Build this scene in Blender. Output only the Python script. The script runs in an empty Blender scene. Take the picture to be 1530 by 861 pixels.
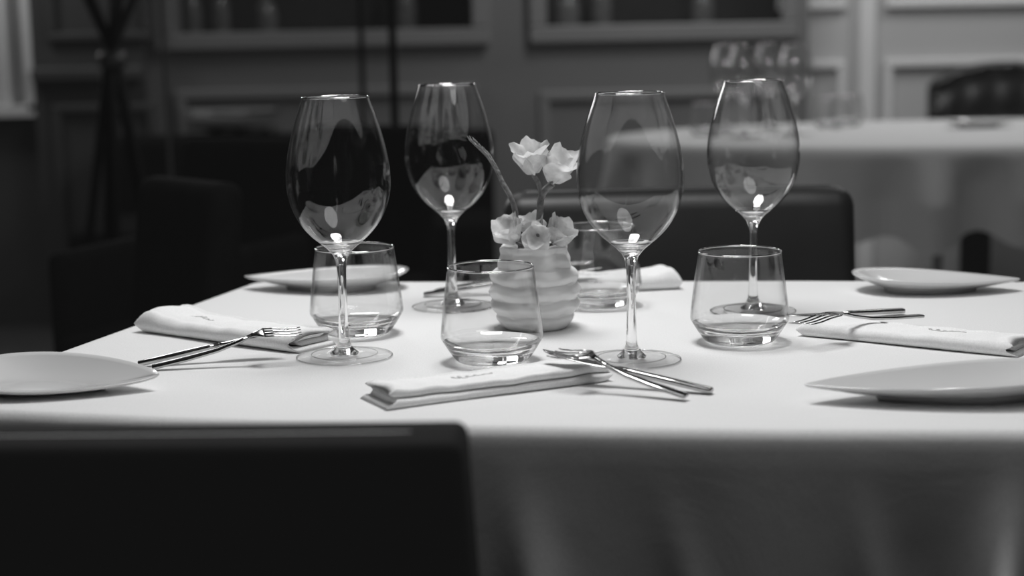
import bpy, bmesh, math, random
from mathutils import Vector, Matrix
random.seed(7)
S = bpy.context.scene
C = bpy.context.collection
PI = math.pi
S.view_settings.view_transform = 'Standard'
S.view_settings.look = 'None'

# ------------------------------------------------------------ camera
F = 2500.0
TZ = 0.75
CAMZ = TZ + 0.29
pitch = math.atan(390.5 / F)
roll = math.radians(-1.15)
R3 = (Matrix.Rotation(PI/2 - pitch, 3, 'X') @ Matrix.Rotation(roll, 3, 'Z'))
cam_d = bpy.data.cameras.new('camera')
cam = bpy.data.objects.new('camera', cam_d); C.objects.link(cam)
cam.matrix_world = Matrix.Translation((0, 0, CAMZ)) @ R3.to_4x4()
cam_d.sensor_width = 36; cam_d.lens = F / 1530 * 36
cam_d.dof.use_dof = True
cam_d.dof.focus_distance = 1.5
cam_d.dof.aperture_fstop = 4.2
cam_d.clip_start = 0.01
S.camera = cam

def ray(u, v):
    return R3 @ Vector(((u-765)/F, -(v-430.5)/F, -1))
def P(u, v, z=0.0):            # point at height z above the table top
    r = ray(u, v); t = (TZ + z - CAMZ) / r.z
    return Vector((r.x*t, r.y*t, TZ + z))
def Pd(u, v, Y):
    r = ray(u, v); t = Y / r.y
    return Vector((r.x*t, Y, CAMZ + r.z*t))

# ------------------------------------------------------------ materials
def newmat(name):
    m = bpy.data.materials.new(name); m.use_nodes = True
    return m, m.node_tree.nodes, m.node_tree.links
def principled(name, g, rough=0.6, metal=0.0, noise=0.0, nscale=20, bump=0.0, bscale=300, coat=0.0, spec=0.5, coords='Object', sheen=0.0, lift=None):
    m, N, L = newmat(name)
    b = N['Principled BSDF']
    b.inputs['Base Color'].default_value = (g, g, g, 1)
    b.inputs['Roughness'].default_value = rough
    b.inputs['Metallic'].default_value = metal
    b.inputs['Specular IOR Level'].default_value = spec
    b.inputs['Coat Weight'].default_value = coat
    b.inputs['Coat Roughness'].default_value = 0.05
    b.inputs['Sheen Weight'].default_value = sheen
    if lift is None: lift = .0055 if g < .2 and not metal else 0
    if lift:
        b.inputs['Emission Color'].default_value = (1, 1, 1, 1); b.inputs['Emission Strength'].default_value = lift  # faint glow added to dark materials to raise the blacks
    tc = N.new('ShaderNodeTexCoord')
    if noise:
        n = N.new('ShaderNodeTexNoise'); n.inputs['Scale'].default_value = nscale; n.inputs['Detail'].default_value = 4
        L.new(tc.outputs[coords], n.inputs['Vector'])
        r = N.new('ShaderNodeValToRGB')
        a, c = g*(1-noise), min(1, g*(1+noise))
        r.color_ramp.elements[0].position = 0.3; r.color_ramp.elements[1].position = 0.7
        r.color_ramp.elements[0].color = (a, a, a, 1); r.color_ramp.elements[1].color = (c, c, c, 1)
        L.new(n.outputs['Fac'], r.inputs['Fac']); L.new(r.outputs['Color'], b.inputs['Base Color'])
    if bump:
        n = N.new('ShaderNodeTexNoise'); n.inputs['Scale'].default_value = bscale; n.inputs['Detail'].default_value = 3
        L.new(tc.outputs[coords], n.inputs['Vector'])
        bp = N.new('ShaderNodeBump'); bp.inputs['Strength'].default_value = bump; bp.inputs['Distance'].default_value = 0.001
        L.new(n.outputs['Fac'], bp.inputs['Height']); L.new(bp.outputs['Normal'], b.inputs['Normal'])
    return m
def weave(name, g, big=.25):
    m, N, L = newmat(name); b = N['Principled BSDF']
    b.inputs['Roughness'].default_value = 0.95; b.inputs['Specular IOR Level'].default_value = 0.1
    tc = N.new('ShaderNodeTexCoord')
    fine = N.new('ShaderNodeTexNoise'); fine.inputs['Scale'].default_value = 700; fine.inputs['Detail'].default_value = 2
    L.new(tc.outputs['Object'], fine.inputs['Vector'])
    r = N.new('ShaderNodeValToRGB'); r.color_ramp.elements[0].position = .3; r.color_ramp.elements[1].position = .7
    r.color_ramp.elements[0].color = (g*.92,)*3+(1,); r.color_ramp.elements[1].color = (min(1, g*1.03),)*3+(1,)
    L.new(fine.outputs['Fac'], r.inputs['Fac']); L.new(r.outputs['Color'], b.inputs['Base Color'])
    n = N.new('ShaderNodeTexNoise'); n.inputs['Scale'].default_value = 9; n.inputs['Detail'].default_value = 5; n.inputs['Distortion'].default_value = .6
    L.new(tc.outputs['Object'], n.inputs['Vector'])
    bp = N.new('ShaderNodeBump'); bp.inputs['Strength'].default_value = 0.15; bp.inputs['Distance'].default_value = 0.0005
    L.new(fine.outputs['Fac'], bp.inputs['Height'])
    b2 = N.new('ShaderNodeBump'); b2.inputs['Strength'].default_value = big; b2.inputs['Distance'].default_value = 0.006
    L.new(n.outputs['Fac'], b2.inputs['Height']); L.new(bp.outputs['Normal'], b2.inputs['Normal'])
    L.new(b2.outputs['Normal'], b.inputs['Normal'])
    return m
def thin_glass(name, base=.035, edge=.7, gain=.9, power=4.5):
    m, N, L = newmat(name); N.remove(N['Principled BSDF'])
    out = N['Material Output']
    geo = N.new('ShaderNodeNewGeometry')
    d = N.new('ShaderNodeVectorMath'); d.operation = 'DOT_PRODUCT'
    L.new(geo.outputs['Normal'], d.inputs[0]); L.new(geo.outputs['Incoming'], d.inputs[1])
    a = N.new('ShaderNodeMath'); a.operation = 'ABSOLUTE'; L.new(d.outputs['Value'], a.inputs[0])
    s = N.new('ShaderNodeMath'); s.operation = 'SUBTRACT'; s.inputs[0].default_value = 1; L.new(a.outputs[0], s.inputs[1])
    p = N.new('ShaderNodeMath'); p.operation = 'POWER'; L.new(s.outputs[0], p.inputs[0]); p.inputs[1].default_value = power
    mu = N.new('ShaderNodeMath'); mu.operation = 'MULTIPLY_ADD'; L.new(p.outputs[0], mu.inputs[0]); mu.inputs[1].default_value = gain; mu.inputs[2].default_value = base; mu.use_clamp = True
    p3 = N.new('ShaderNodeMath'); p3.operation = 'POWER'; L.new(s.outputs[0], p3.inputs[0]); p3.inputs[1].default_value = 6
    cr = N.new('ShaderNodeValToRGB')
    cr.color_ramp.elements[0].color = (0.998,)*3 + (1,); cr.color_ramp.elements[1].color = (edge,)*3 + (1,)
    L.new(p3.outputs[0], cr.inputs['Fac'])
    tr = N.new('ShaderNodeBsdfTransparent'); L.new(cr.outputs['Color'], tr.inputs['Color'])
    gl = N.new('ShaderNodeBsdfGlossy'); gl.inputs['Roughness'].default_value = 0.0
    mx = N.new('ShaderNodeMixShader')
    L.new(mu.outputs[0], mx.inputs['Fac']); L.new(tr.outputs[0], mx.inputs[1]); L.new(gl.outputs[0], mx.inputs[2])
    L.new(mx.outputs[0], out.inputs['Surface'])
    return m
def solid_glass(name, through=0.0):
    m, N, L = newmat(name); b = N['Principled BSDF']
    b.inputs['Base Color'].default_value = (1, 1, 1, 1)
    b.inputs['Transmission Weight'].default_value = 1.0; b.inputs['Roughness'].default_value = 0.0; b.inputs['IOR'].default_value = 1.48
    if through:
        tr = N.new('ShaderNodeBsdfTransparent'); tr.inputs['Color'].default_value = (.99, .99, .99, 1)
        mx = N.new('ShaderNodeMixShader'); mx.inputs['Fac'].default_value = through
        L.new(b.outputs[0], mx.inputs[1]); L.new(tr.outputs[0], mx.inputs[2]); L.new(mx.outputs[0], N['Material Output'].inputs['Surface'])
    return m
def petal_mat(name, g):
    m, N, L = newmat(name); N.remove(N['Principled BSDF'])
    tc = N.new('ShaderNodeTexCoord'); n = N.new('ShaderNodeTexNoise'); n.inputs['Scale'].default_value = 90; n.inputs['Detail'].default_value = 4
    L.new(tc.outputs['Object'], n.inputs['Vector'])
    r = N.new('ShaderNodeValToRGB'); r.color_ramp.elements[0].position = .35; r.color_ramp.elements[1].position = .65
    r.color_ramp.elements[0].color = (g*.74,)*3+(1,); r.color_ramp.elements[1].color = (g,)*3+(1,)
    L.new(n.outputs['Fac'], r.inputs['Fac'])
    d = N.new('ShaderNodeBsdfDiffuse'); t = N.new('ShaderNodeBsdfTranslucent')
    L.new(r.outputs['Color'], d.inputs['Color']); L.new(r.outputs['Color'], t.inputs['Color'])
    mx = N.new('ShaderNodeMixShader'); mx.inputs['Fac'].default_value = .42
    L.new(d.outputs[0], mx.inputs[1]); L.new(t.outputs[0], mx.inputs[2])
    L.new(mx.outputs[0], N['Material Output'].inputs['Surface'])
    return m

M = dict(
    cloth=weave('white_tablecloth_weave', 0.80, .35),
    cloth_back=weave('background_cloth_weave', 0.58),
    napkin=weave('napkin_linen', 0.90, .6),
    thread=principled('embroidery_thread', 0.66, 0.8, noise=.1),
    thin=thin_glass('thin_clear_glass', base=.052, gain=.8, power=4.5, edge=.65),
    rim=thin_glass('glass_rim', base=.60, edge=.98),
    foot=thin_glass('glass_foot_clear', base=.03, edge=.95, gain=.12, power=5),
    foot_rim=thin_glass('glass_foot_rim', base=.25, edge=.95, gain=.5),
    glass=solid_glass('solid_clear_glass', .05),
    tbase=solid_glass('tumbler_base_glass', .06),
    ceramic=principled('white_plate_ceramic', 0.72, 0.2, noise=.02, nscale=8, coat=1.0),
    vase=principled('matte_vase_ceramic', 0.86, 0.5, noise=.04, nscale=30, bump=.15, bscale=200),
    steel=principled('polished_steel', 0.5, 0.18, metal=1, noise=.05, nscale=60),
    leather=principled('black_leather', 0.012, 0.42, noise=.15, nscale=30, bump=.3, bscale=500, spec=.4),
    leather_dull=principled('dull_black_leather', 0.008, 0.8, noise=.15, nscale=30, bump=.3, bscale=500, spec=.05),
    leather_bg=principled('shadowed_black_leather', 0.005, 0.9, noise=.15, nscale=30, spec=.02, lift=.0040),  # background shade put into a darker copy of the leather
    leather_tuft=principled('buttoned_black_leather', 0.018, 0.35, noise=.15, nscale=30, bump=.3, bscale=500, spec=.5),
    piping=principled('leather_piping', 0.02, 0.4, noise=.1),
    piping_lit=principled('lit_edge_piping', 0.28, 0.5, noise=.1),  # light along the chair's top edge, put into the piping colour
    wood=principled('dark_wood', 0.02, 0.45, noise=.3, nscale=12),
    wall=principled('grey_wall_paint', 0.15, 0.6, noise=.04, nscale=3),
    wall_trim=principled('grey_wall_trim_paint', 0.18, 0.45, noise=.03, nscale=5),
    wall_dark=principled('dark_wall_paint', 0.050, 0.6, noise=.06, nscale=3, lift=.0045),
    wall_light=principled('pale_wall_paint', 0.5, 0.6, noise=.03, nscale=3),
    wall_light_trim=principled('pale_trim_paint', 0.75, 0.45, noise=.03, nscale=3),
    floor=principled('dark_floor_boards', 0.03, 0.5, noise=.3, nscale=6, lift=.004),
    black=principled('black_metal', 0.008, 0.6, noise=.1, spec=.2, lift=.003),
    inner=principled('cabinet_inside', 0.015, 0.8, noise=.2),
    bottle=principled('smoky_bottle_glass', 0.12, 0.12, noise=.3, nscale=25),
    petal=petal_mat('pale_petal', 0.98),
    stem=principled('flower_stem_fibre', 0.25, 0.7, noise=.4, nscale=200, bump=.5, bscale=600),
    light_patch=weave('grey_light_patch_fabric', 0.13),
    pane=principled('pale_window_pane', 0.45, 0.3, noise=.3, nscale=2),
)

# ------------------------------------------------------------ mesh helpers
class MB:
    def __init__(s): s.v = []; s.f = []
    def add(s, v, f):
        o = len(s.v); s.v += [tuple(p) for p in v]; s.f += [tuple(i+o for i in q) for q in f]; return s
    def build(s, name, mat, parent=None, smooth=True, angle=None):
        me = bpy.data.meshes.new(name); me.from_pydata(s.v, [], s.f); me.update()
        bm = bmesh.new(); bm.from_mesh(me); bmesh.ops.recalc_face_normals(bm, faces=bm.faces); bm.to_mesh(me); bm.free()
        me.materials.append(mat)
        if smooth:
            for p in me.polygons: p.use_smooth = True
            if angle: me.set_sharp_from_angle(angle=math.radians(angle))
        o = bpy.data.objects.new(name, me); C.objects.link(o)
        if parent: o.parent = parent
        return o
def lathe(prof, seg=64, fn=None):
    v = []; f = []; idx = []
    for (r, z) in prof:
        if r < 1e-6:
            idx.append([len(v)]); v.append((0, 0, z))
        else:
            row = []
            for k in range(seg):
                a = 2*PI*k/seg
                rr, zz = (r, z) if fn is None else fn(r, z, a)
                row.append(len(v)); v.append((rr*math.cos(a), rr*math.sin(a), zz))
            idx.append(row)
    for a, b in zip(idx, idx[1:]):
        for k in range(seg):
            k2 = (k+1) % seg
            if len(a) == 1 and len(b) == 1: continue
            if len(a) == 1: f.append((a[0], b[k], b[k2]))
            elif len(b) == 1: f.append((a[k], b[0], a[k2]))
            else: f.append((a[k], b[k], b[k2], a[k2]))
    return v, f
def torus(R, r, z, seg=96, k=8):
    v = []; f = []
    for i in range(seg):
        a = 2*PI*i/seg
        for j in range(k):
            b = 2*PI*j/k; rr = R+r*math.cos(b); v.append((rr*math.cos(a), rr*math.sin(a), z+r*math.sin(b)))
    for i in range(seg):
        for j in range(k):
            i2 = (i+1) % seg; j2 = (j+1) % k; f.append((i*k+j, i2*k+j, i2*k+j2, i*k+j2))
    return v, f
def spline(pts, n):           # catmull-rom resample
    out = []
    pts = [Vector(p) for p in pts]
    ext = [2*pts[0]-pts[1]] + pts + [2*pts[-1]-pts[-2]]
    for i in range(1, len(ext)-2):
        p0, p1, p2, p3 = ext[i-1:i+3]
        for k in range(n):
            t = k/n
            out.append(0.5*((2*p1)+(-p0+p2)*t+(2*p0-5*p1+4*p2-p3)*t*t+(-p0+3*p1-3*p2+p3)*t**3))
    out.append(pts[-1]); return out
def sm(prof, n=4):
    return [(max(0, p.x), p.y) for p in spline([(r, z, 0) for r, z in prof], n)]
def tube(pts, rad, seg=10):
    pts = [Vector(p) for p in pts]; v = []; f = []
    up = Vector((0.13, 0.2, 0.97)).normalized()
    n = len(pts)
    for i, p in enumerate(pts):
        t = (pts[min(i+1, n-1)] - pts[max(i-1, 0)]).normalized()
        a = t.cross(up)
        if a.length < 1e-3: a = t.cross(Vector((1, 0, 0)))
        a.normalize(); b = t.cross(a)
        r = rad(i/(n-1)) if callable(rad) else rad
        for k in range(seg):
            an = 2*PI*k/seg
            v.append(p + a*math.cos(an)*r + b*math.sin(an)*r)
    for i in range(n-1):
        for k in range(seg):
            k2 = (k+1) % seg
            f.append((i*seg+k, i*seg+k2, (i+1)*seg+k2, (i+1)*seg+k))
    f.append(tuple(range(seg-1, -1, -1))); f.append(tuple((n-1)*seg+k for k in range(seg)))
    return v, f
def rbox(sx, sy, sz, cx=0, cy=0, cz=0, bev=0.01, segs=3, fn=None, cuts=0):
    bm = bmesh.new(); bmesh.ops.create_cube(bm, size=1)
    for w in bm.verts: w.co = Vector((w.co.x*sx, w.co.y*sy, w.co.z*sz))
    if cuts: bmesh.ops.subdivide_edges(bm, edges=[e for e in bm.edges if abs((e.verts[0].co-e.verts[1].co).x) > sx*.9 or abs((e.verts[0].co-e.verts[1].co).z) > sz*.9], cuts=cuts, use_grid_fill=True)
    if bev:
        ed = [e for e in bm.edges if e.calc_face_angle(0) > 0.5]
        bmesh.ops.bevel(bm, geom=ed, offset=bev, segments=segs, profile=.5, affect='EDGES')
    v = []
    for w in bm.verts:
        p = w.co.copy()
        if fn: p = fn(p)
        v.append(p + Vector((cx, cy, cz)))
    bm.verts.index_update()
    f = [tuple(x.index for x in q.verts) for q in bm.faces]
    bm.free(); return v, f
def box(x0, x1, y0, y1, z0, z1, bev=0):
    return rbox(x1-x0, y1-y0, z1-z0, (x0+x1)/2, (y0+y1)/2, (z0+z1)/2, bev=bev, segs=2)
def loft(secs, seg=12, pw=1.0):  # secs: (x, y, z, halfwidth, halfthick)
    v = []; f = []
    for (x, y, z, hw, ht) in secs:
        for k in range(seg):
            a = 2*PI*k/seg; c, s_ = math.cos(a), math.sin(a)
            c = math.copysign(abs(c)**pw, c); s_ = math.copysign(abs(s_)**pw, s_)
            v.append((x, y+hw*c, z+ht*s_))
    n = len(secs)
    for i in range(n-1):
        for k in range(seg):
            k2 = (k+1) % seg
            f.append((i*seg+k, i*seg+k2, (i+1)*seg+k2, (i+1)*seg+k))
    f.append(tuple(range(seg-1, -1, -1))); f.append(tuple((n-1)*seg+k for k in range(seg)))
    return v, f
def tag(o, label, cat, group=None):
    o['label'] = label; o['category'] = cat
    if group: o['group'] = group
    return o
def thing(name, label, cat, loc=(0, 0, 0), rz=0, group=None):
    o = bpy.data.objects.new(name, None); C.objects.link(o); o.empty_display_size = .05
    o.location = loc; o.rotation_euler = (0, 0, rz); return tag(o, label, cat, group)
def dup(root, loc, rz, label, group=None):
    r = root.copy(); C.objects.link(r); r.location = loc; r.rotation_euler = (0, 0, rz); r['label'] = label
    if group: r['group'] = group
    for ch in list(root.children):
        c = ch.copy(); C.objects.link(c); c.parent = r
        for g in ch.children:
            d = g.copy(); C.objects.link(d); d.parent = c
    return r
def struct(name, mb, mat, smooth=False):
    o = mb.build(name, mat, None, smooth); o['kind'] = 'structure'; return o

# ------------------------------------------------------------ room shell
YB = 6.0
def X(u, Y=YB): return Pd(u, 100, Y).x
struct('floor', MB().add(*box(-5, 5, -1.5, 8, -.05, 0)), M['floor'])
xl, xr = X(55), X(1208)
w1, w2, w3, w4 = X(262), X(720), X(805), X(1178)
zs, zt = 1.03, 2.1
wb = MB()
wb.add(*box(w1-.10, xr, YB, YB+.15, 0, zs)); wb.add(*box(w1-.10, xr, YB, YB+.15, zt, 2.9))
wb.add(*box(w1-.10, w1, YB, YB+.15, zs, zt)); wb.add(*box(w2, w3, YB, YB+.15, zs, zt)); wb.add(*box(w4, xr, YB, YB+.15, zs, zt))
struct('wall_back', wb, M['wall'])
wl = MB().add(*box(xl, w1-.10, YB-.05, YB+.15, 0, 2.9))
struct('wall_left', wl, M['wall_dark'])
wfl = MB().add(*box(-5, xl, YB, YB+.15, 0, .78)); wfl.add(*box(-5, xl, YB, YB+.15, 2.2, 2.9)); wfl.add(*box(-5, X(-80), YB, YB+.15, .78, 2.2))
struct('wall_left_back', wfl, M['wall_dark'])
YR = 6.35
wr = MB().add(*box(xr, 5, YR, YR+.15, 0, 2.9)); wr.add(*box(xr-.01, xr, YB+.15, YR+.15, 0, 2.9))
struct('wall_right', wr, M['wall_light'])
tn = [0]
def frame(x0, x1, z0, z1, Y, w, th, mat):
    tn[0] += 1
    m = MB()
    m.add(*box(x0, x1, Y-th, Y, z1-w, z1, .006)); m.add(*box(x0, x1, Y-th, Y, z0, z0+w, .006))
    m.add(*box(x0, x0+w, Y-th, Y, z0+w, z1-w, .006)); m.add(*box(x1-w, x1, Y-th, Y, z0+w, z1-w, .006))
    return struct('trim_%d' % tn[0], m, mat)
frame(w1-.06, w2+.03, zs-.05, zt+.05, YB, .06, .04, M['wall_trim'])
frame(w3-.03, w4+.03, zs-.05, zt+.05, YB, .06, .04, M['wall_trim'])
frame(w1, w2-.02, .35, .84, YB, .035, .02, M['wall_trim'])
frame(w3, w4-.02, .35, .81, YB, .035, .02, M['wall_trim'])
frame(X(80), X(235), .2, .80, YB-.05, .03, .02, M['wall_dark'])
frame(X(80), X(235), 1.02, 2.2, YB-.05, .03, .02, M['wall_dark'])
def XR(u): return Pd(u, 100, YR).x
frame(XR(1160), XR(1262), 1.08, 2.3, YR, .03, .03, M['wall_light_trim'])
frame(XR(1320), XR(1640), 1.08, 2.3, YR, .03, .03, M['wall_light_trim'])
frame(XR(1160), XR(1262), .35, .89, YR, .03, .03, M['wall_light_trim'])
frame(XR(1320), XR(1640), .35, .89, YR, .03, .03, M['wall_light_trim'])
tn[0] += 1
struct('trim_%d' % tn[0], MB().add(*box(XR(1280), XR(1306), YR-.04, YR, 0, 2.9, .01)), M['wall_light_trim'])
tn[0] += 1
struct('trim_%d' % tn[0], MB().add(*box(xl, w1-.1, YB-.09, YB-.05, .88, .93, .01)), M['wall_dark'])
for k, (a, b) in enumerate(((w1, w2), (w3, w4))):
    m = MB(); m.add(*box(a-.1, b+.05, YB+.5, YB+.52, .95, zt+.1)); m.add(*box(a-.05, b+.03, YB+.16, YB+.5, zs-.06, zs-.02))
    struct('window_%d' % (k+1), m, M['inner'])
m = MB().add(*box(X(-80), xl, YB+.05, YB+.08, .78, 2.2)); struct('window_3', m, M['pane'])
m = MB(); m.add(*box(X(43), X(54), YB-.05, YB+.04, .78, 2.2)); m.add(*box(X(-80), X(54), YB-.05, YB+.04, .76, .80)); m.add(*box(X(8), X(14), YB-.02, YB+.04, .8, 2.2))
tn[0] += 1; struct('trim_%d' % tn[0], m, M['wall_light_trim'])

bp = sm([(0.001, 0), (.03, 0), (.036, .01), (.036, .12), (.03, .16), (.012, .2), (.012, .26), (.001, .262)], 3)
bot = None
btxt = ['smoky bottle furthest left inside the left wall cabinet', 'squat jar beside the leftmost cabinet bottle', 'bottle midway along the left wall cabinet',
        'last bottle at the right end of the left wall cabinet', 'leftmost bottle in the cabinet above the far table', 'middle bottle in the cabinet above the far table', 'rightmost bottle in the cabinet above the far table']
for i, u in enumerate((290, 332, 400, 610, 850, 900, 1050)):
    x = X(u, YB+.3)
    if bot is None:
        bot = thing('bottle', btxt[0], 'bottle', (x, YB+.3, zs-.02), 0, 'bottles in the wall cabinets')
        MB().add(*lathe(bp, 20)).build('bottle_body', M['bottle'], bot)
        MB().add(*lathe([(0, .25), (.014, .25), (.014, .28), (0, .28)], 16)).build('stopper', M['black'], bot)
    else:
        d = dup(bot, (x, YB+.3, zs-.02), 0, btxt[i]); d.scale = (1, 1, 1) if i % 2 else (1.2, 1.2, .8)

# ------------------------------------------------------------ main table
def densify(poly, step):
    out = []
    for i, p in enumerate(poly):
        q = poly[(i+1) % len(poly)]; n = max(1, int((q-p).length/step))
        for k in range(n): out.append(p.lerp(q, k/n))
    return out
def chaikin(poly):
    out = []
    for i, p in enumerate(poly):
        q = poly[(i+1) % len(poly)]
        out += [p.lerp(q, .25), p.lerp(q, .75)]
    return out
corner = [P(-125, 605), P(250, 622), P(700, 634), P(1150, 640), P(1640, 641), P(1990, 424), P(1200, 420), P(385, 422)]
poly = [Vector((p.x, p.y)) for p in corner]
poly = densify(poly, .02)
for _ in range(3): poly = chaikin(poly)
poly = poly[::2]
cen = sum(poly, Vector((0, 0)))/len(poly)
def cloth_mesh(poly, cen, zt, drop, foldlen, amp, extra=None, soft=1.0, hem=0.0):
    n = len(poly); nor = []; arc = [0]
    for i in range(n):
        t = poly[(i+1) % n]-poly[i-1]; t.normalize(); nor.append(Vector((t.y, -t.x)))
        arc.append(arc[-1]+(poly[(i+1) % n]-poly[i]).length)
    tot = arc[-1]; nf = max(3, round(tot/foldlen))
    v = [(cen.x, cen.y, zt)]; rings = []
    for s in (.15, .3, .45, .6, .72, .82, .9, .95, .98, 1):
        rings.append([(cen+(p-cen)*s) for p in poly]); 
    idx = []
    for R in rings:
        idx.append(list(range(len(v), len(v)+n))); v += [(p.x, p.y, zt) for p in R]
    for off, dz in ((.003, -.0006), (.0065, -.003), (.009, -.0072), (.0105, -.014)):
        idx.append(list(range(len(v), len(v)+n))); v += [(poly[i].x+nor[i].x*off*soft, poly[i].y+nor[i].y*off*soft, zt+dz*soft) for i in range(n)]
    K = 18
    for k in range(1, K+1):
        t = k/K; row = []
        for i in range(n):
            ph = arc[i]/tot*nf*2*PI
            w = math.sin(ph+.8*math.sin(ph*.37)+.4)*.6+math.sin(ph*1.7+1)*.4
            o = .0105*soft + t*.002 + amp*w*min(1, t*2.0)
            if extra: o += extra(poly[i], t)
            o = max(o, .004)
            row.append((poly[i].x+nor[i].x*o, poly[i].y+nor[i].y*o, zt-.014*soft-t*(drop+hem*w)))
        idx.append(list(range(len(v), len(v)+n))); v += row
    f = [(0, idx[0][i], idx[0][(i+1) % n]) for i in range(n)]
    for a, b in zip(idx, idx[1:]):
        for i in range(n):
            j = (i+1) % n; f.append((a[i], b[i], b[j], a[j]))
    return v, f
fx = P(1522, 642)
def foldextra(p, t):
    if p.y > 1.45: return 0
    d = (p.x-fx.x)
    tt = t*t*(3-2*t)
    e = min(1, tt*2.2)*(.060*math.exp(-((d+.002+.03*t)/.017)**2) - .012*math.exp(-((d+.07)/.03)**2))
    e += min(1, tt*2.5)*.019*math.exp(-((p.x+.000-.04*t)/.018)**2)
    e += min(1, tt*2.5)*.007*math.exp(-((p.x-.10-.07*t)/.014)**2)
    e += min(1, tt*2.5)*.009*math.exp(-((p.x-.24-.05*t)/.014)**2)
    return e
o = MB().add(*cloth_mesh(poly, cen, TZ, .252, .22, .004, foldextra, 1.1)).build('tablecloth', M['cloth'])
tag(o, 'white tablecloth draped over the main dining table in the foreground', 'tablecloth')
t = thing('dining_table', 'foreground dining table hidden under the white cloth', 'table', (cen.x, cen.y, 0))
tp = [cen+(p-cen)*.985-cen for p in poly]; n = len(tp)
v = [(p.x, p.y, TZ-.03) for p in tp]+[(p.x, p.y, TZ-.002) for p in tp]
f = [tuple(range(n)), tuple(range(2*n-1, n-1, -1))]+[(i, (i+1) % n, n+(i+1) % n, n+i) for i in range(n)]
MB().add(v, f).build('tabletop', M['wood'], t, False)
MB().add(*lathe([(0, 0), (.14, 0), (.14, .02), (.05, .05), (.04, .1), (.04, .68), (.10, TZ-.031), (0, TZ-.031)], 32)).build('pedestal', M['wood'], t, True, 40)

# ------------------------------------------------------------ wine glass
def make_wine(label, loc, group):
    t = thing('wine_glass', label, 'wine glass', loc, 0, group)
    foot = sm([(.0435, .0008), (.0435, .0018), (.038, .0026), (.026, .0040), (.016, .0060), (.010, .0090), (.0068, .013), (.0052, .018)], 8)
    def ripple(r, z, a):
        k = max(0, min(1, (r-.012)/.006))*max(0, min(1, (.043-r)/.002))
        return r, z + k*(.0004*math.sin(r*620) + .0005*math.sin(3*a+r*120))
    fo = MB().add(*lathe([(0, .0003), (.043, .0003)] + foot, 96, lambda r, z, a: ripple(r, z, a) if z > .001 else (r, z))).build('foot', M['foot'], t, True, 50)
    MB().add(*torus(.0433, .0008, .0013)).build('foot_rim', M['foot_rim'], fo)
    MB().add(*torus(.0300, .0005, .0036)).build('foot_ridge', M['foot_rim'], fo)
    st = sm([(.0051, .0150), (.0044, .03), (.0040, .05), (.0040, .072), (.0046, .085), (.0066, .093), (.0115, .0995), (.0185, .1055)], 5)
    inner = sm([(.0178, .1068), (.013, .1035), (.007, .1012), (.001, .1004)], 4)
    MB().add(*lathe([(0, .0025), (.0125, .0032), (.0130, .0046), (.0090, .0080), (.0064, .0115)] + st + inner + [(0, .1004)], 48)).build('stem', M['glass'], t, True, 60)
    outp = sm([(.0190, .1060), (.0265, .1125), (.0350, .1225), (.0415, .1345), (.0455, .148), (.0468, .161), (.0460, .176), (.0430, .193), (.0378, .213), (.0300, .236)], 6)
    inp = [(r-.0009, z+.0003) for r, z in outp[::-1]]
    bw = MB().add(*lathe(outp + [(.0297, .2366), (.0293, .2366)] + inp, 128)).build('bowl', M['thin'], t, True)
    MB().add(*torus(.02965, .0008, .2365)).build('rim', M['rim'], bw)
    t.scale = (.985, .985, .982)
    return t
gw = 'wine glasses on the foreground table'
def on(u, v, z=0): p = P(u, v, z); return (p.x, p.y, p.z)
wg = make_wine('front left wine glass, behind the knife and fork on the left napkin', on(515, 534), gw)
dup(wg, on(677, 459), 0, 'wine glass standing behind and left of the flower vase')
dup(wg, on(944, 539), 0, 'front right wine glass just right of the vase, beside the crossed cutlery')
dup(wg, on(1125, 466), 0, 'rearmost right wine glass seen through the right tumbler')

# ------------------------------------------------------------ tumblers
def make_tumbler(label, loc, group):
    t = thing('water_tumbler', label, 'glass', loc, 0, group)
    ob = sm([(.0285, .0006), (.0325, .003), (.0385, .011), (.0430, .0185)], 4)
    ib = sm([(.0415, .0190), (.036, .0158), (.026, .0135), (.012, .0126), (.001, .0125)], 4)
    MB().add(*lathe([(0, .0003), (.0275, .0003)] + ob + ib + [(0, .0125)], 72)).build('base', M['tbase'], t, True, 50)
    ow = sm([(.0432, .0188), (.0447, .0215), (.0449, .0245), (.0442, .033), (.0425, .047), (.0402, .065), (.0378, .0835)], 5)
    iw = [(r-.0011, z+.0003) for r, z in ow[::-1]]
    w_ = MB().add(*lathe(ow + [(.0375, .0842), (.037, .0842)] + iw, 96)).build('wall', M['thin'], t, True)
    MB().add(*torus(.03735, .0009, .0841)).build('rim', M['rim'], w_)
    return t
gt = 'water tumblers on the foreground table'
tb = make_tumbler('short tumbler front and centre, between vase and front napkin', on(736, 540), gt)
dup(tb, on(534, 499), 0, 'short tumbler standing behind the front left wine glass stem')
dup(tb, on(1105, 511), 0, 'short tumbler on the right in front of the rear right wine glass')
dup(tb, on(895, 457), 0, 'short tumbler partly hidden behind the ribbed vase')

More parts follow.
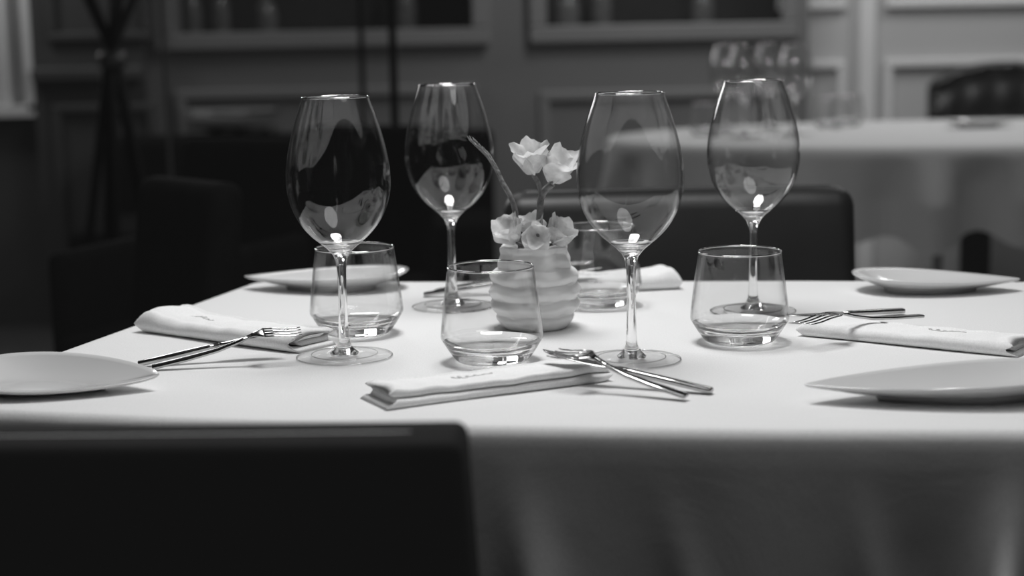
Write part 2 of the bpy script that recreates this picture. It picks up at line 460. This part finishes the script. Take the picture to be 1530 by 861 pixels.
# ------------------------------------------------------------ vase
vp = P(800, 489)
t = thing('flower_vase', 'small white vase with wavy horizontal ribs holding pale flowers', 'vase', (vp.x, vp.y, TZ), .3)
base = spline([(.029, 0, 0), (.0345, .006, 0), (.0405, .020, 0), (.0425, .038, 0), (.0400, .055, 0), (.0335, .066, 0), (.0325, .080, 0)], 18)
def tri(x): return 4*abs((x % 1)-.5)-1
def ribfn(r, z, a):
    row = math.floor(z/.0150)
    zz = z + .0012*tri((5*a/(2*PI)) + .37*row) + .0006*math.sin(7*a)
    k = max(0, min(1, (z-.003)/.01))*max(0, min(1, (.079-z)/.014))
    fr = (zz/.0150) % 1
    w = 1-2*abs(2*fr-1)**1.6
    fac = .0018*tri(8*a/(2*PI))*max(0, min(1, (z-.05)/.02)) + .0006*tri(11*a/(2*PI)+.3*zz/.015)
    return r + k*.0023*w + fac, z
v, f = lathe([(0, 0)] + [(p.x, p.y) for p in base], 160, ribfn)
m = MB().add(v, f)
vi, fi = lathe([(.0325, .080), (.031, .0815), (.029, .080), (.029, .068), (.034, .05), (.035, .02), (0, .008)], 160, lambda r, z, a: (r+.0018*tri(8*a/(2*PI))*(1 if z > .07 else 0), z))
m.add(vi, fi)
m.build('vase_body', M['vase'], t)

# ------------------------------------------------------------ flowers
def petal(base, d, side, out, L, W, curl, cup=.55, ruff=.055, nu=14, nv=17, ph=0):
    d = d.normalized(); side = (side-d*side.dot(d)).normalized(); n = d.cross(side)
    if n.dot(out) < 0: n = -n            # n points away from the blossom axis
    v = []; f = []
    for i in range(nu):
        s = i/(nu-1)
        w = W*(math.sin(PI*min(1, s*.70+.07))**.65)
        for j in range(nv):
            q = (j/(nv-1)-.5)*2
            zoff = curl*L*(s*s-.75*s) - cup*w*(q*q)*.5 + ruff*w*(math.sin(q*4+ph+s*3)+.35*math.sin(q*9+ph*2))*s*s
            ang = L*s*(1-.30*q*q*s+(.04*math.sin(q*5+ph)+.02*math.sin(q*12+ph*3))*s)
            v.append(base + d*ang + side*(w*.5*q*(1+.06*math.sin(s*9+ph))) + n*zoff)
    for i in range(nu-1):
        for j in range(nv-1):
            a = i*nv+j; f.append((a, a+1, a+nv+1, a+nv))
    return v, f
Yv = vp.y
def blossom(root, c, facing, L, W, n=6, spread=.9, seed=1, curl=(-.1, .25)):
    rr = random.Random(seed)
    facing = facing.normalized(); s = facing.cross(Vector((0, 0, 1))).normalized(); u_ = s.cross(facing)
    c = c - Vector(root.location)
    v, f = lathe([(0, -.002), (.0018, -.001), (.0022, .001), (0, .003)], 10)
    ctr = MB().add([Vector(q)+c for q in v], f).build('flower_centre', M['stem'], root)
    for k in range(n):
        a = 2*PI*k/n + rr.uniform(-.3, .3)
        rad = s*math.cos(a)+u_*math.sin(a)
        sp = spread*rr.uniform(.7, 1.15)
        d = rad*sp + facing*(1.0-.5*sp)
        tan = -s*math.sin(a)+u_*math.cos(a)
        MB().add(*petal(c, d, tan, rad, L*rr.uniform(.88, 1.12), W*rr.uniform(.9, 1.1), rr.uniform(*curl), ph=rr.uniform(0, 6))).build('petal', M['petal'], ctr)
t = thing('flower_sprig', 'tall pale flower sprig with two open blossoms in the vase', 'flower', (vp.x, vp.y, TZ+.012))
loc = Vector(t.location)
b1 = Pd(796, 260, Yv-.004); b2 = Pd(825, 272, Yv-.010)
j0 = Pd(806, 330, Yv); j1 = Pd(810, 292, Yv)
m = MB(); m.add(*tube([p-loc for p in spline([loc+Vector((0, 0, .003)), j0, j1, b2+Vector((0, .004, -.002))], 8)], .0034, 8))
m.add(*tube([p-loc for p in spline([j1+Vector((0,0,-.004)), Pd(805, 276, Yv), b1+Vector((0, .003, 0))], 6)], .0024, 8))
m.build('stem', M['stem'], t)
blossom(t, b1, Vector((-.10, -.40, 1.0)), .0385, .0350, 4, .46, seed=3)
blossom(t, b2, Vector((.36, -.45, 1.0)), .0375, .0350, 4, .46, seed=9)
t = thing('bud_spike', 'slender fuzzy bud spike leaning left out of the vase', 'flower', (vp.x-.008, vp.y, TZ+.012))
loc = Vector(t.location)
pts = spline([loc+Vector((0, 0, .003)), Pd(771, 322, Yv), Pd(752, 275, Yv), Pd(732, 238, Yv), Pd(704, 210, Yv)], 14)
m = MB(); m.add(*tube([p-loc for p in pts], lambda s: .0026-.0014*s, 10)); m.build('stem', M['stem'], t)
m = MB(); rr = random.Random(2)
for i, p in enumerate(pts[16:]):
    for k in range(4):
        a = rr.uniform(0, 2*PI); q = Vector((math.cos(a), math.sin(a), .3))*.0020
        m.add(*tube([p-loc+q*.5, p-loc+q+Vector((-.001, 0, .002)), p-loc+q*1.1+Vector((-.002, 0, .004))], lambda s: .0009*(1-s*.8), 5))
m.add(*tube([p-loc for p in pts[14:]], lambda s: .0029-.0017*s, 8))
m.build('bud_cluster', M['stem'], t)
for i, (u, v_, fx_, L_, lab) in enumerate(((771, 362, (-.62, -.45, .95), .0290, 'cupped low blossom at the left lip of the vase'),
                                 (804, 352, (-.1, -.95, .10), .0180, 'bright rounded blossom drooping over the front lip of the vase'),
                                 (827, 364, (.55, -.45, .95), .0280, 'cupped low blossom at the right lip of the vase'),
                                 (797, 356, (-.05, -.3, 1), .0265, 'small upright blossom at the foot of the tall sprig'))):
    c = Pd(u, v_, Yv-(.016 if i < 3 else -.006))
    if i == 1: c = Pd(u, v_, Yv-.036)
    t = thing('blossom', lab, 'flower', (vp.x+(i-1.5)*.010, vp.y+(.012 if i == 3 else -.010), TZ+.03), 0, 'low blossoms in the vase')
    loc = Vector(t.location)
    MB().add(*tube([q-loc for q in spline([loc, Vector((vp.x+(c.x-vp.x)*.6, loc.y, TZ+.076)), c], 6)], .0016, 7)).build('stem', M['stem'], t)
    blossom(t, c, Vector(fx_), L_, L_*(1.15 if i == 1 else 1.0), 5, (.85 if i == 1 else .50), seed=20+i)

# ------------------------------------------------------------ plates
def make_plate(label, loc, rz, a=.1, b=.066, side=0.0, endz=.008, tipz=.016, pt=.75, group='pointed side plates on the foreground table'):
    NT, NR = 96, 18
    c0 = Vector((-.012, 0))
    def outline(t):
        return Vector((a*math.cos(t), b*1.12*math.sin(t)*abs(math.sin(t/2))**pt))
    def rim(t):
        return tipz + (endz)*((1-math.cos(t))/2)**1.5 + side*math.sin(t)
    def g(r): return max(0, (r-.35)/.65)**1.6
    v = [(c0.x, c0.y, .0040)]; rows = []
    for k in range(1, NR+1):
        r = k/NR; row = []
        for i in range(NT):
            t = 2*PI*i/NT; p = c0+(outline(t)-c0)*r
            row.append(len(v)); v.append((p.x, p.y, .0040+(rim(t)-.0040)*g(r)))
        rows.append(row)
    for r in (1.004, .99, .9, .8, .7, .6, .56, .54):
        row = []
        for i in range(NT):
            t = 2*PI*i/NT; p = c0+(outline(t)-c0)*r
            top = .0040+(rim(t)-.0040)*g(min(r, 1))
            z = top-.0007 if r > 1 else max(.0010, top-.0020)
            if r <= .55: z = 0.0
            row.append(len(v)); v.append((p.x, p.y, z))
        rows.append(row)
    last = len(v); v.append((c0.x, c0.y, 0))
    f = [(0, rows[0][i], rows[0][(i+1) % NT]) for i in range(NT)]
    for A, B in zip(rows, rows[1:]):
        for i in range(NT):
            j = (i+1) % NT; f.append((A[i], B[i], B[j], A[j]))
    f += [(last, rows[-1][(i+1) % NT], rows[-1][i]) for i in range(NT)]
    o = MB().add(v, f).build('side_plate', M['ceramic'])
    o.location = loc; o.rotation_euler = (0, 0, rz)
    return tag(o, label, 'plate', group)
make_plate('pointed white plate at the front left edge, cut by the left of the photo', on(84, 583), -.10, a=.088, b=.056, side=.007, endz=.004, tipz=.014, pt=.9)
make_plate('pointed white plate at the front right corner of the table', on(1418, 596), PI+.04, a=.112, b=.050, side=-.001, endz=.009, tipz=.015, pt=.8)
make_plate('pointed white plate at the back left, behind the left tumbler', on(488, 432), PI-.08, a=.094, b=.058, endz=.006)
make_plate('pointed white plate at the back right beside the black chair', on(1397, 435), -.14, a=.088, b=.056, endz=.007, tipz=.014)

# ------------------------------------------------------------ napkins
def make_napkin(label, A, B, width, lt=.0036, embroid=.5, flip=1, wflip=-1, round_end='A', puffa=.16, rolled=True):
    A = Vector(A); B = Vector(B); d = (B-A); L = d.length; rz = math.atan2(d.y, d.x)
    t = thing('folded_napkin', label, 'napkin', (A.x, A.y, TZ), rz, 'folded napkins on the foreground table')
    path = []; W = width/2; gap = lt*1.12
    zl = [lt/2+k*gap for k in range(4)]
    def run(z, x0, x1, sag=0):
        for i in range(15):
            x = x0+(x1-x0)*i/14
            path.append((x, z + sag*.0006*math.sin(x*80) - sag*.0018*(abs(x)/W)**3))
    def arc_(x, za, zb, s_):
        c = (za+zb)/2; h = (zb-za)/2; r = abs(h)
        for a in (18, 36, 54, 72, 90, 108, 126, 144, 162):
            path.append((x+s_*math.sin(math.radians(a))*r*1.3, c-math.cos(math.radians(a))*h))
    if rolled:
        run(zl[0], -W, W-.004); arc_(W-.004, zl[0], zl[3], 1)
        run(zl[3], W-.004, -W+.005, 1); arc_(-W+.005, zl[3], zl[1], -1)
        run(zl[1], -W+.005, W-.012); arc_(W-.012, zl[1], zl[2], 1)
        run(zl[2], W-.012, -W+.012)
    else:
        run(zl[0], -W, W-.001); arc_(W-.001, zl[0], zl[1], 1)
        run(zl[1], W-.001, -W+.006); arc_(-W+.006, zl[1], zl[3], -1)
        run(zl[3], -W+.006, W-.004, 1); arc_(W-.004, zl[3], zl[2], 1)
        run(zl[2], W-.004, -W+.014)
    n = len(path); up = []; dn = []
    for i, p in enumerate(path):
        q0 = path[max(0, i-1)]; q1 = path[min(n-1, i+1)]
        tx, tz = q1[0]-q0[0], q1[1]-q0[1]; l = math.hypot(tx, tz) or 1
        nx, nz = -tz/l, tx/l
        h = lt*.46
        up.append((p[0]+nx*h, p[1]+nz*h)); dn.append((p[0]-nx*h, p[1]-nz*h))
    sec = up+dn[::-1]; m_ = len(sec); v = []; f = []
    zmax = max(z for y, z in sec)
    ss = [0, .004, .010, .02, .032, .045, .06] + [.06+.88*(i+1)/40 for i in range(39)] + [.94, .955, .968, .98, .99, .996, 1]
    NS = len(ss)-1
    def puffy(s, y=0):
        e = s if round_end == 'A' else 1-s
        return 1+.08*math.sin(s*PI) + .06*math.sin(s*9+1) + .035*math.sin(s*27+y*120) + .02*math.sin(s*47-y*90) + (puffa*math.exp(-((e-.07)/.08)**2)) + .18*math.exp(-((1-e)/.06)**2)
    for i, s in enumerate(ss):
        e = s if round_end == 'A' else 1-s
        kz = math.sqrt(max(.02, 1-(1-min(1, e/.05))**2))
        sg = 1 if round_end == 'A' else -1
        for (y, z) in sec:
            zz = zmax*.5 + (z-zmax*.5)*kz if e < .05 else z
            lay = math.sin(z/zmax*9+1)*.5 - (z/zmax)*.8
            fan = sg*lay*.009*max(0, (e-.80)/.20)**2
            drift = (z/zmax)*.0025*math.sin(s*7+.5)
            v.append((s*L + fan, y*wflip*(1+.03*math.sin(s*4)) + .0018*math.sin(s*5) + drift, max(.0002, zz*puffy(s, y))))
    for i in range(NS):
        for k in range(m_):
            k2 = (k+1) % m_; f.append((i*m_+k, i*m_+k2, (i+1)*m_+k2, (i+1)*m_+k))
    for base_ in (0, NS*m_):
        for k in range(n-1):
            f.append((base_+k, base_+k+1, base_+m_-2-k, base_+m_-1-k))
    cf = MB().add(v, f).build('cloth_fold', M['napkin'], t)
    pts = []
    for i in range(110):
        s = i/109; ph = s*2*PI*5.5
        x = embroid*L + (s-.5)*.036 + .0030*math.cos(ph)
        y = flip*(.0038*math.sin(ph)*(1.3-.9*s)*(1 if (i//20) % 2 else .6) + .002*math.sin(s*5))
        ys = y*wflip
        zz = zl[3] + .0006*math.sin(ys*80) - .0018*(abs(ys)/W)**3 + lt*.46
        pts.append((x, y, zz*puffy(x/L, ys)+.0003))
    MB().add(*tube(pts, .00028, 5)).build('embroidered_script', M['thread'], cf)
    return t
make_napkin('folded napkin in front of the middle tumbler, nearest the camera', P(563, 604), P(890, 561), .050, lt=.0029, embroid=.42, round_end='B', rolled=False)
make_napkin('folded napkin on the left with cutlery laid across its right end', P(236, 490), P(472, 521), .052, lt=.0035, embroid=.30, round_end='A', puffa=.4)
make_napkin('folded napkin on the right with a fork on its left end', P(1208, 496), P(1530, 527), .050, lt=.0027, embroid=.66, round_end='A')
make_napkin('folded napkin at the back, right of the vase', P(800, 436), P(1010, 427), .05, lt=.0038, embroid=.4, round_end='B', puffa=.3)

# ------------------------------------------------------------ cutlery
def orient(o, A, B, tw=0):
    A = Vector(A); B = Vector(B); x = (B-A).normalized(); y = Vector((0, 0, 1)).cross(x).normalized(); z = x.cross(y)
    o.matrix_world = Matrix.Translation(A) @ Matrix((x, y, z)).transposed().to_4x4() @ Matrix.Rotation(tw, 4, 'X')
def make_fork(label, A, B, tw=0):
    t = thing('fork', label, 'fork', (0, 0, 0), 0, 'forks laid on the napkins')
    L = (Vector(B)-Vector(A)).length; k = L/.205
    h = [(0, 0, 0, .0036, .0011), (.0015, 0, 0, .0046, .0016), (.05, 0, 0, .0040, .0016), (.09, 0, .001, .0030, .0016), (.12, 0, .004, .0024, .0015), (.138, 0, .007, .0028, .0014)]
    MB().add(*loft([(x*k, y, z, a, b) for x, y, z, a, b in h], 14, .6)).build('handle', M['steel'], t)
    hd = [(.137, 0, .0069, .0027, .0014), (.145, 0, .0076, .0060, .0011), (.150, 0, .0076, .0092, .0009), (.154, 0, .0072, .0110, .0008), (.157, 0, .0069, .0112, .0007)]
    head = MB().add(*loft([(x*k, y, z, a, b) for x, y, z, a, b in hd], 14, .7)).build('head', M['steel'], t)
    for j in range(4):
        y0 = (j-1.5)*.0065
        MB().add(*loft([(x*k, y0*(1 if x < .19 else .97), z, a, b) for x, z, a, b in ((.155, .0070, .0016, .0007), (.170, .0050, .0012, .0007), (.186, .0020, .0011, .0007), (.198, .0006, .0009, .0006), (.205, .0004, .0005, .0004))], 8)).build('tine', M['steel'], head)
    orient(t, A, B, tw); return t
def make_knife(label, A, B):
    t = thing('knife', label, 'knife', (0, 0, 0), 0, 'knives laid on the napkins')
    L = (Vector(B)-Vector(A)).length; k = L/.215
    h = [(0, 0, 0, .0036, .0016), (.0015, 0, 0, .0048, .0023), (.06, 0, 0, .0044, .0024), (.1, 0, 0, .0035, .0022), (.115, 0, 0, .0038, .0019)]
    MB().add(*loft([(x*k, y, z, a, b) for x, y, z, a, b in h], 14, .6)).build('handle', M['steel'], t)
    bl = [(.1145, 0, 0, .0038, .0015), (.125, .001, 0, .0056, .0010), (.15, .0015, 0, .0070, .0008), (.18, .001, 0, .0072, .0008), (.2, -.0005, 0, .0056, .0007), (.211, -.003, 0, .0028, .0006), (.215, -.0045, 0, .0006, .0004)]
    MB().add(*loft([(x*k, y, z, a, b) for x, y, z, a, b in bl], 14, .8)).build('blade', M['steel'], t)
    orient(t, A, B); return t
make_knife('knife with handle end nearest the lower right of the front setting', P(1064, 584, .003), P(808, 524, .025))
make_fork('fork crossing over the front knife beside the front napkin', P(1026, 592, .004), P(826, 527, .028), -.15)
make_knife('outer knife pointing across the left napkin', P(206, 544, .003), P(430, 491, .026))
make_fork('fork resting across the left napkin', P(227, 549, .003), P(450, 495, .028), .18)
make_fork('fork with tines on the left end of the right napkin', P(1377, 472, .010), P(1197, 484, .024))
make_knife('knife lying behind the fork on the right napkin', P(1350, 464, .004), P(1178, 472, .008))
make_knife('knife behind the rear left wine glass foot', P(633, 440, .003), P(900, 399, .029))
make_fork('fork at the back seen behind the rear left wine glass foot', P(650, 434, .003), P(885, 392, .038))

# ------------------------------------------------------------ chairs
def make_chair(label, loc, rz, w=.46, top=.82, mat='leather', name='dining_chair', cat='chair', group=None, tuft=False, arms=False, pipe='piping', taper=.03, pr=.0035, curve=.18, bev=.024, legm='wood'):
    t = thing(name, label, cat, loc, rz, group)
    D = .46
    MB().add(*rbox(w, D, .10, 0, 0, .42, .025, 4)).build('seat', M[mat], t)
    hb = top-.40
    def bend(p):
        q = p.copy(); f_ = (p.z+hb/2)/hb
        q.y += -.05*f_ + curve*p.x*p.x*f_
        q.x *= 1.0-taper*f_
        if tuft:
            q.y += (.016*abs(math.sin(p.x/(w*.19)*PI+PI/2))*abs(math.sin((p.z+hb/2+.4-.52)/.12*PI+PI/2)))*(1 if p.y > 0 else 0)
            q.z -= f_*1.3*abs(p.x)**2.3
        return q
    MB().add(*rbox(w, .06, hb, 0, -D/2+.02, .40+hb/2, bev, 5, bend, cuts=(30 if tuft else 6))).build('backrest', M[mat], t)
    if pipe and not tuft:
        pts = []
        for i in range(25):
            q = (i/24-.5)*2; x = q*(w/2-.012)*(1-taper); zz = top-.0015
            if abs(q) > .95: zz -= .012*((abs(q)-.95)/.05)**2
            pts.append((x, -D/2-.03+curve*x*x, zz))
        MB().add(*tube(pts, pr, 8)).build('piping', M[pipe], t)
    if tuft:
        for i in range(5):
            for j in range(3):
                x = (i-2)*w*.19; z = .50+j*.12
                z -= (z-.4)/hb*1.3*abs(x)**2.3
                v, f = lathe([(0, .012), (.010, .008), (.014, 0)], 10)
                MB().add([(x+a, -D/2+.050-.05*(z-.4)/hb+curve*x*x+c, z+b) for a, b, c in v], f).build('tufting_button', M['piping'], t)
    if arms:
        for s in (-1, 1):
            MB().add(*rbox(.05, D*.9, .26, s*(w/2), 0, .5, .02, 3)).build('armrest', M[mat], t)
    for sx in (-1, 1):
        for sy in (-1, 1):
            o = MB().add(*loft([(0, 0, 0, .014, .014), (.37, 0, 0, .02, .02)], 8)).build('leg', M[legm], t)
            for vv in o.data.vertices:
                x, y, z = vv.co; vv.co = (sx*(w/2-.04)+y, sy*(D/2-.04)+z, x)
    return t
fc = Pd(714, 658, .875)
make_chair('black leather chair nearest the camera, its back cut off at lower left', (fc.x-.234, 1.165, 0), -.05, w=.515, top=fc.z, mat='leather_dull', pipe='piping_lit', taper=.07, pr=.0018, curve=.06, bev=.008)
a = Pd(745, 290, 2.1); b = Pd(1285, 290, 2.1)
make_chair('black leather chair behind the table, facing the camera over the back napkin', ((a.x+b.x)/2, 2.1-.235, 0), PI, w=b.x-a.x, top=a.z)
def bgchair(u0, u1, vtop, Y, rz, label, mat='leather_bg', **k):
    a = Pd(u0, vtop, Y); b = Pd(u1, vtop, Y)
    return make_chair(label, ((a.x+b.x)/2, Y, 0), rz, w=abs(b.x-a.x), top=a.z, mat=mat, **k)
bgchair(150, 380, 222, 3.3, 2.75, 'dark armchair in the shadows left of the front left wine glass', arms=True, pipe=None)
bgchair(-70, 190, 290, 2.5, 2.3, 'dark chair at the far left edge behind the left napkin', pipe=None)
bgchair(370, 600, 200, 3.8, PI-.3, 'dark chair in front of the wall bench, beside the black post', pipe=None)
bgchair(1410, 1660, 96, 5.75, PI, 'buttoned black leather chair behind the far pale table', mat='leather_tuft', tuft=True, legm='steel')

t = thing('wall_bench', 'long dark upholstered bench running along the grey wall', 'bench', (-.73, 5.5, 0))
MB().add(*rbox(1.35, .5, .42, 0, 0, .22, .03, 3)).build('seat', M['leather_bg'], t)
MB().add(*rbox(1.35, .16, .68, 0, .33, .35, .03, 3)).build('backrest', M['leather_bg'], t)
cp = Pd(332, 152, 5.62)
def pill(p):
    k = (1-(p.x/.17)**2)*(1-(p.z/.06)**2); q = p.copy(); q.y *= .35+.9*max(0, k); return q
o = MB().add(*rbox(.32, .10, .09, 0, 0, 0, .02, 3, pill, cuts=8)).build('light_patch', M['light_patch'])  # padded shape added in place of a blurred patch of light
o.location = (cp.x, 5.80, .735); tag(o, 'small grey pad standing in for a blurred light patch on top of the wall bench back at left', 'light_patch')

for u, Y, w_, z0, lab in ((588, 4.3, .010, 0, 'thicker black post rising from floor behind the rear left wine glass'), (541, 4.9, .008, 0, 'thinner black post left of the thick black post')):
    p = Pd(u, 100, Y)
    t = thing('metal_post', lab, 'post', (p.x, Y, 0), 0, 'slim black posts')
    MB().add(*box(-w_, w_, -w_, w_, .012, 2.7, .002)).build('shaft', M['black'], t)
    MB().add(*lathe([(0, 0), (.09, 0), (.09, .008), (.02, .014), (0, .014)], 24)).build('base_plate', M['black'], t)
pl, pr_ = Pd(246, 100, 4.32).x, Pd(584, 100, 4.32).x
t = thing('glass_partition', 'clear glass partition panel left of the thick black post', 'partition', ((pl+pr_)/2, 4.32, 0))
hw = (pr_-pl)/2-.003
MB().add(*box(-hw, hw, -.004, .004, .02, 2.6)).build('pane', M['thin'], t, False)
MB().add(*box(-hw, hw, -.015, .015, 0, .02)).build('floor_channel', M['black'], t, False)
MB().add(*box(-hw-.006, -hw+.002, -.008, .008, .02, 2.6)).build('edge_strip', M['wall_dark'], t, False)
p = Pd(168, 90, 4.5)
t = thing('coat_stand', 'dark stand of crossed slanting rods against the left wall', 'coat stand', (p.x, 4.5, 0))
z0 = p.z
for k in range(5):
    a = 2*PI*k/5+.35; ca, sa = math.cos(a), math.sin(a)
    MB().add(*tube([(-ca*.17*z0, -sa*.17*z0, 0.0), (-ca*.012, -sa*.012, z0), (ca*.42, sa*.42, z0+.95)], .013, 8)).build('rod', M['black'], t)
MB().add(*lathe([(.030, z0-.02), (.036, z0-.02), (.036, z0+.02), (.030, z0+.02), (.030, z0-.02)], 20)).build('binding_ring', M['piping'], t)

# ------------------------------------------------------------ far table
fcx, fcy, rx, ry = 1.22, 4.36, .95, .50
pc = [Vector((fcx+rx*math.cos(2*PI*i/260), fcy+ry*math.sin(2*PI*i/260))) for i in range(260)]
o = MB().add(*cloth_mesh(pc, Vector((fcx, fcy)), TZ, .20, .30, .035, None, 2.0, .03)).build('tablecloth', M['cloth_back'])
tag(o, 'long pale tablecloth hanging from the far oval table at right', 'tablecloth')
t = thing('dining_table', 'far oval table under a pale cloth in the background', 'table', (fcx, fcy, 0))
tt = MB().add(*lathe([(0, TZ-.03), (1-.01, TZ-.03), (1-.01, TZ-.002), (0, TZ-.002)], 64)).build('tabletop', M['wood'], t, False)
for vv in tt.data.vertices: vv.co.x *= rx; vv.co.y *= ry
MB().add(*lathe([(0, 0), (.3, 0), (.3, .02), (.05, .05), (.04, .1), (.04, .68), (.12, TZ-.031), (0, TZ-.031)], 32)).build('pedestal', M['wood'], t, True, 40)
fg = 'wine glasses on the far table'
for u, v_, lab in ((1085, 196, 'leftmost wine glass on the far table'), (1112, 206, 'second wine glass from the left on the far table'), (1150, 193, 'third wine glass from the left on the far table'), (1188, 202, 'rightmost wine glass on the far table')):
    q = P(u, v_); dup(wg, (q.x, q.y, TZ), 0, lab, fg)
for u, v_, lab in ((1240, 192, 'left tumbler on the far table'), (1266, 188, 'right tumbler on the far table'), (1056, 203, 'tumbler left of the far wine glasses')):
    q = P(u, v_); dup(tb, (q.x, q.y, TZ), 0, lab, 'tumblers on the far table')
q = P(1465, 190)
make_plate('pale plate on the far table in front of the buttoned chair', (q.x, q.y, TZ), .2, group='plates on the far table')

# ------------------------------------------------------------ lights
def area(name, loc, size, power, target=None, shape='DISK', sy=None):
    l = bpy.data.lights.new(name, 'AREA'); l.shape = shape; l.size = size; l.energy = power
    if sy: l.size_y = sy
    o = bpy.data.objects.new(name, l); C.objects.link(o); o.location = loc
    tgt = Vector(target) if target else Vector((loc[0], loc[1], 0))
    o.rotation_euler = (tgt-Vector(loc)).to_track_quat('-Z', 'Y').to_euler()
    return o
area('pendant_light', (.0, 1.72, 2.05), .5, 14.6, (.05, 1.6, .75))
area('front_fill_light', (.32, .97, 1.92), .64, 3.0, (.10, 1.45, .85), 'ELLIPSE', .85)  # unseen lamp added to make the bright ovals in the bowls
area('back_fill_light', (-.45, 3.5, 2.2), .4, 4, (-.1, 1.5, .75))  # unseen lamp added behind to brighten glass rims and plates
area('far_table_light', (1.3, 3.9, 2.3), .5, 10.5, (1.5, 4.5, .75))
area('right_wall_light', (2.2, 5.5, 2.5), .5, 10, (2.0, 6.3, 1.0))
area('wall_wash_light', (.7, 4.9, 2.5), .6, 14, (.6, 6, 1.0))
area('left_pane_fill_light', (-2.0, 5.6, 1.9), .3, 5, (-2.0, 6, 1.1))  # unseen lamp added before the left pane to brighten it
area('window_daylight', (-1.55, 5.7, 1.78), 1.0, 16, (-.35, 1.4, .75), 'RECTANGLE', .8)
W = bpy.data.worlds.new('world'); S.world = W; W.use_nodes = True
W.node_tree.nodes['Background'].inputs['Color'].default_value = (.5, .5, .5, 1)
W.node_tree.nodes['Background'].inputs['Strength'].default_value = .022
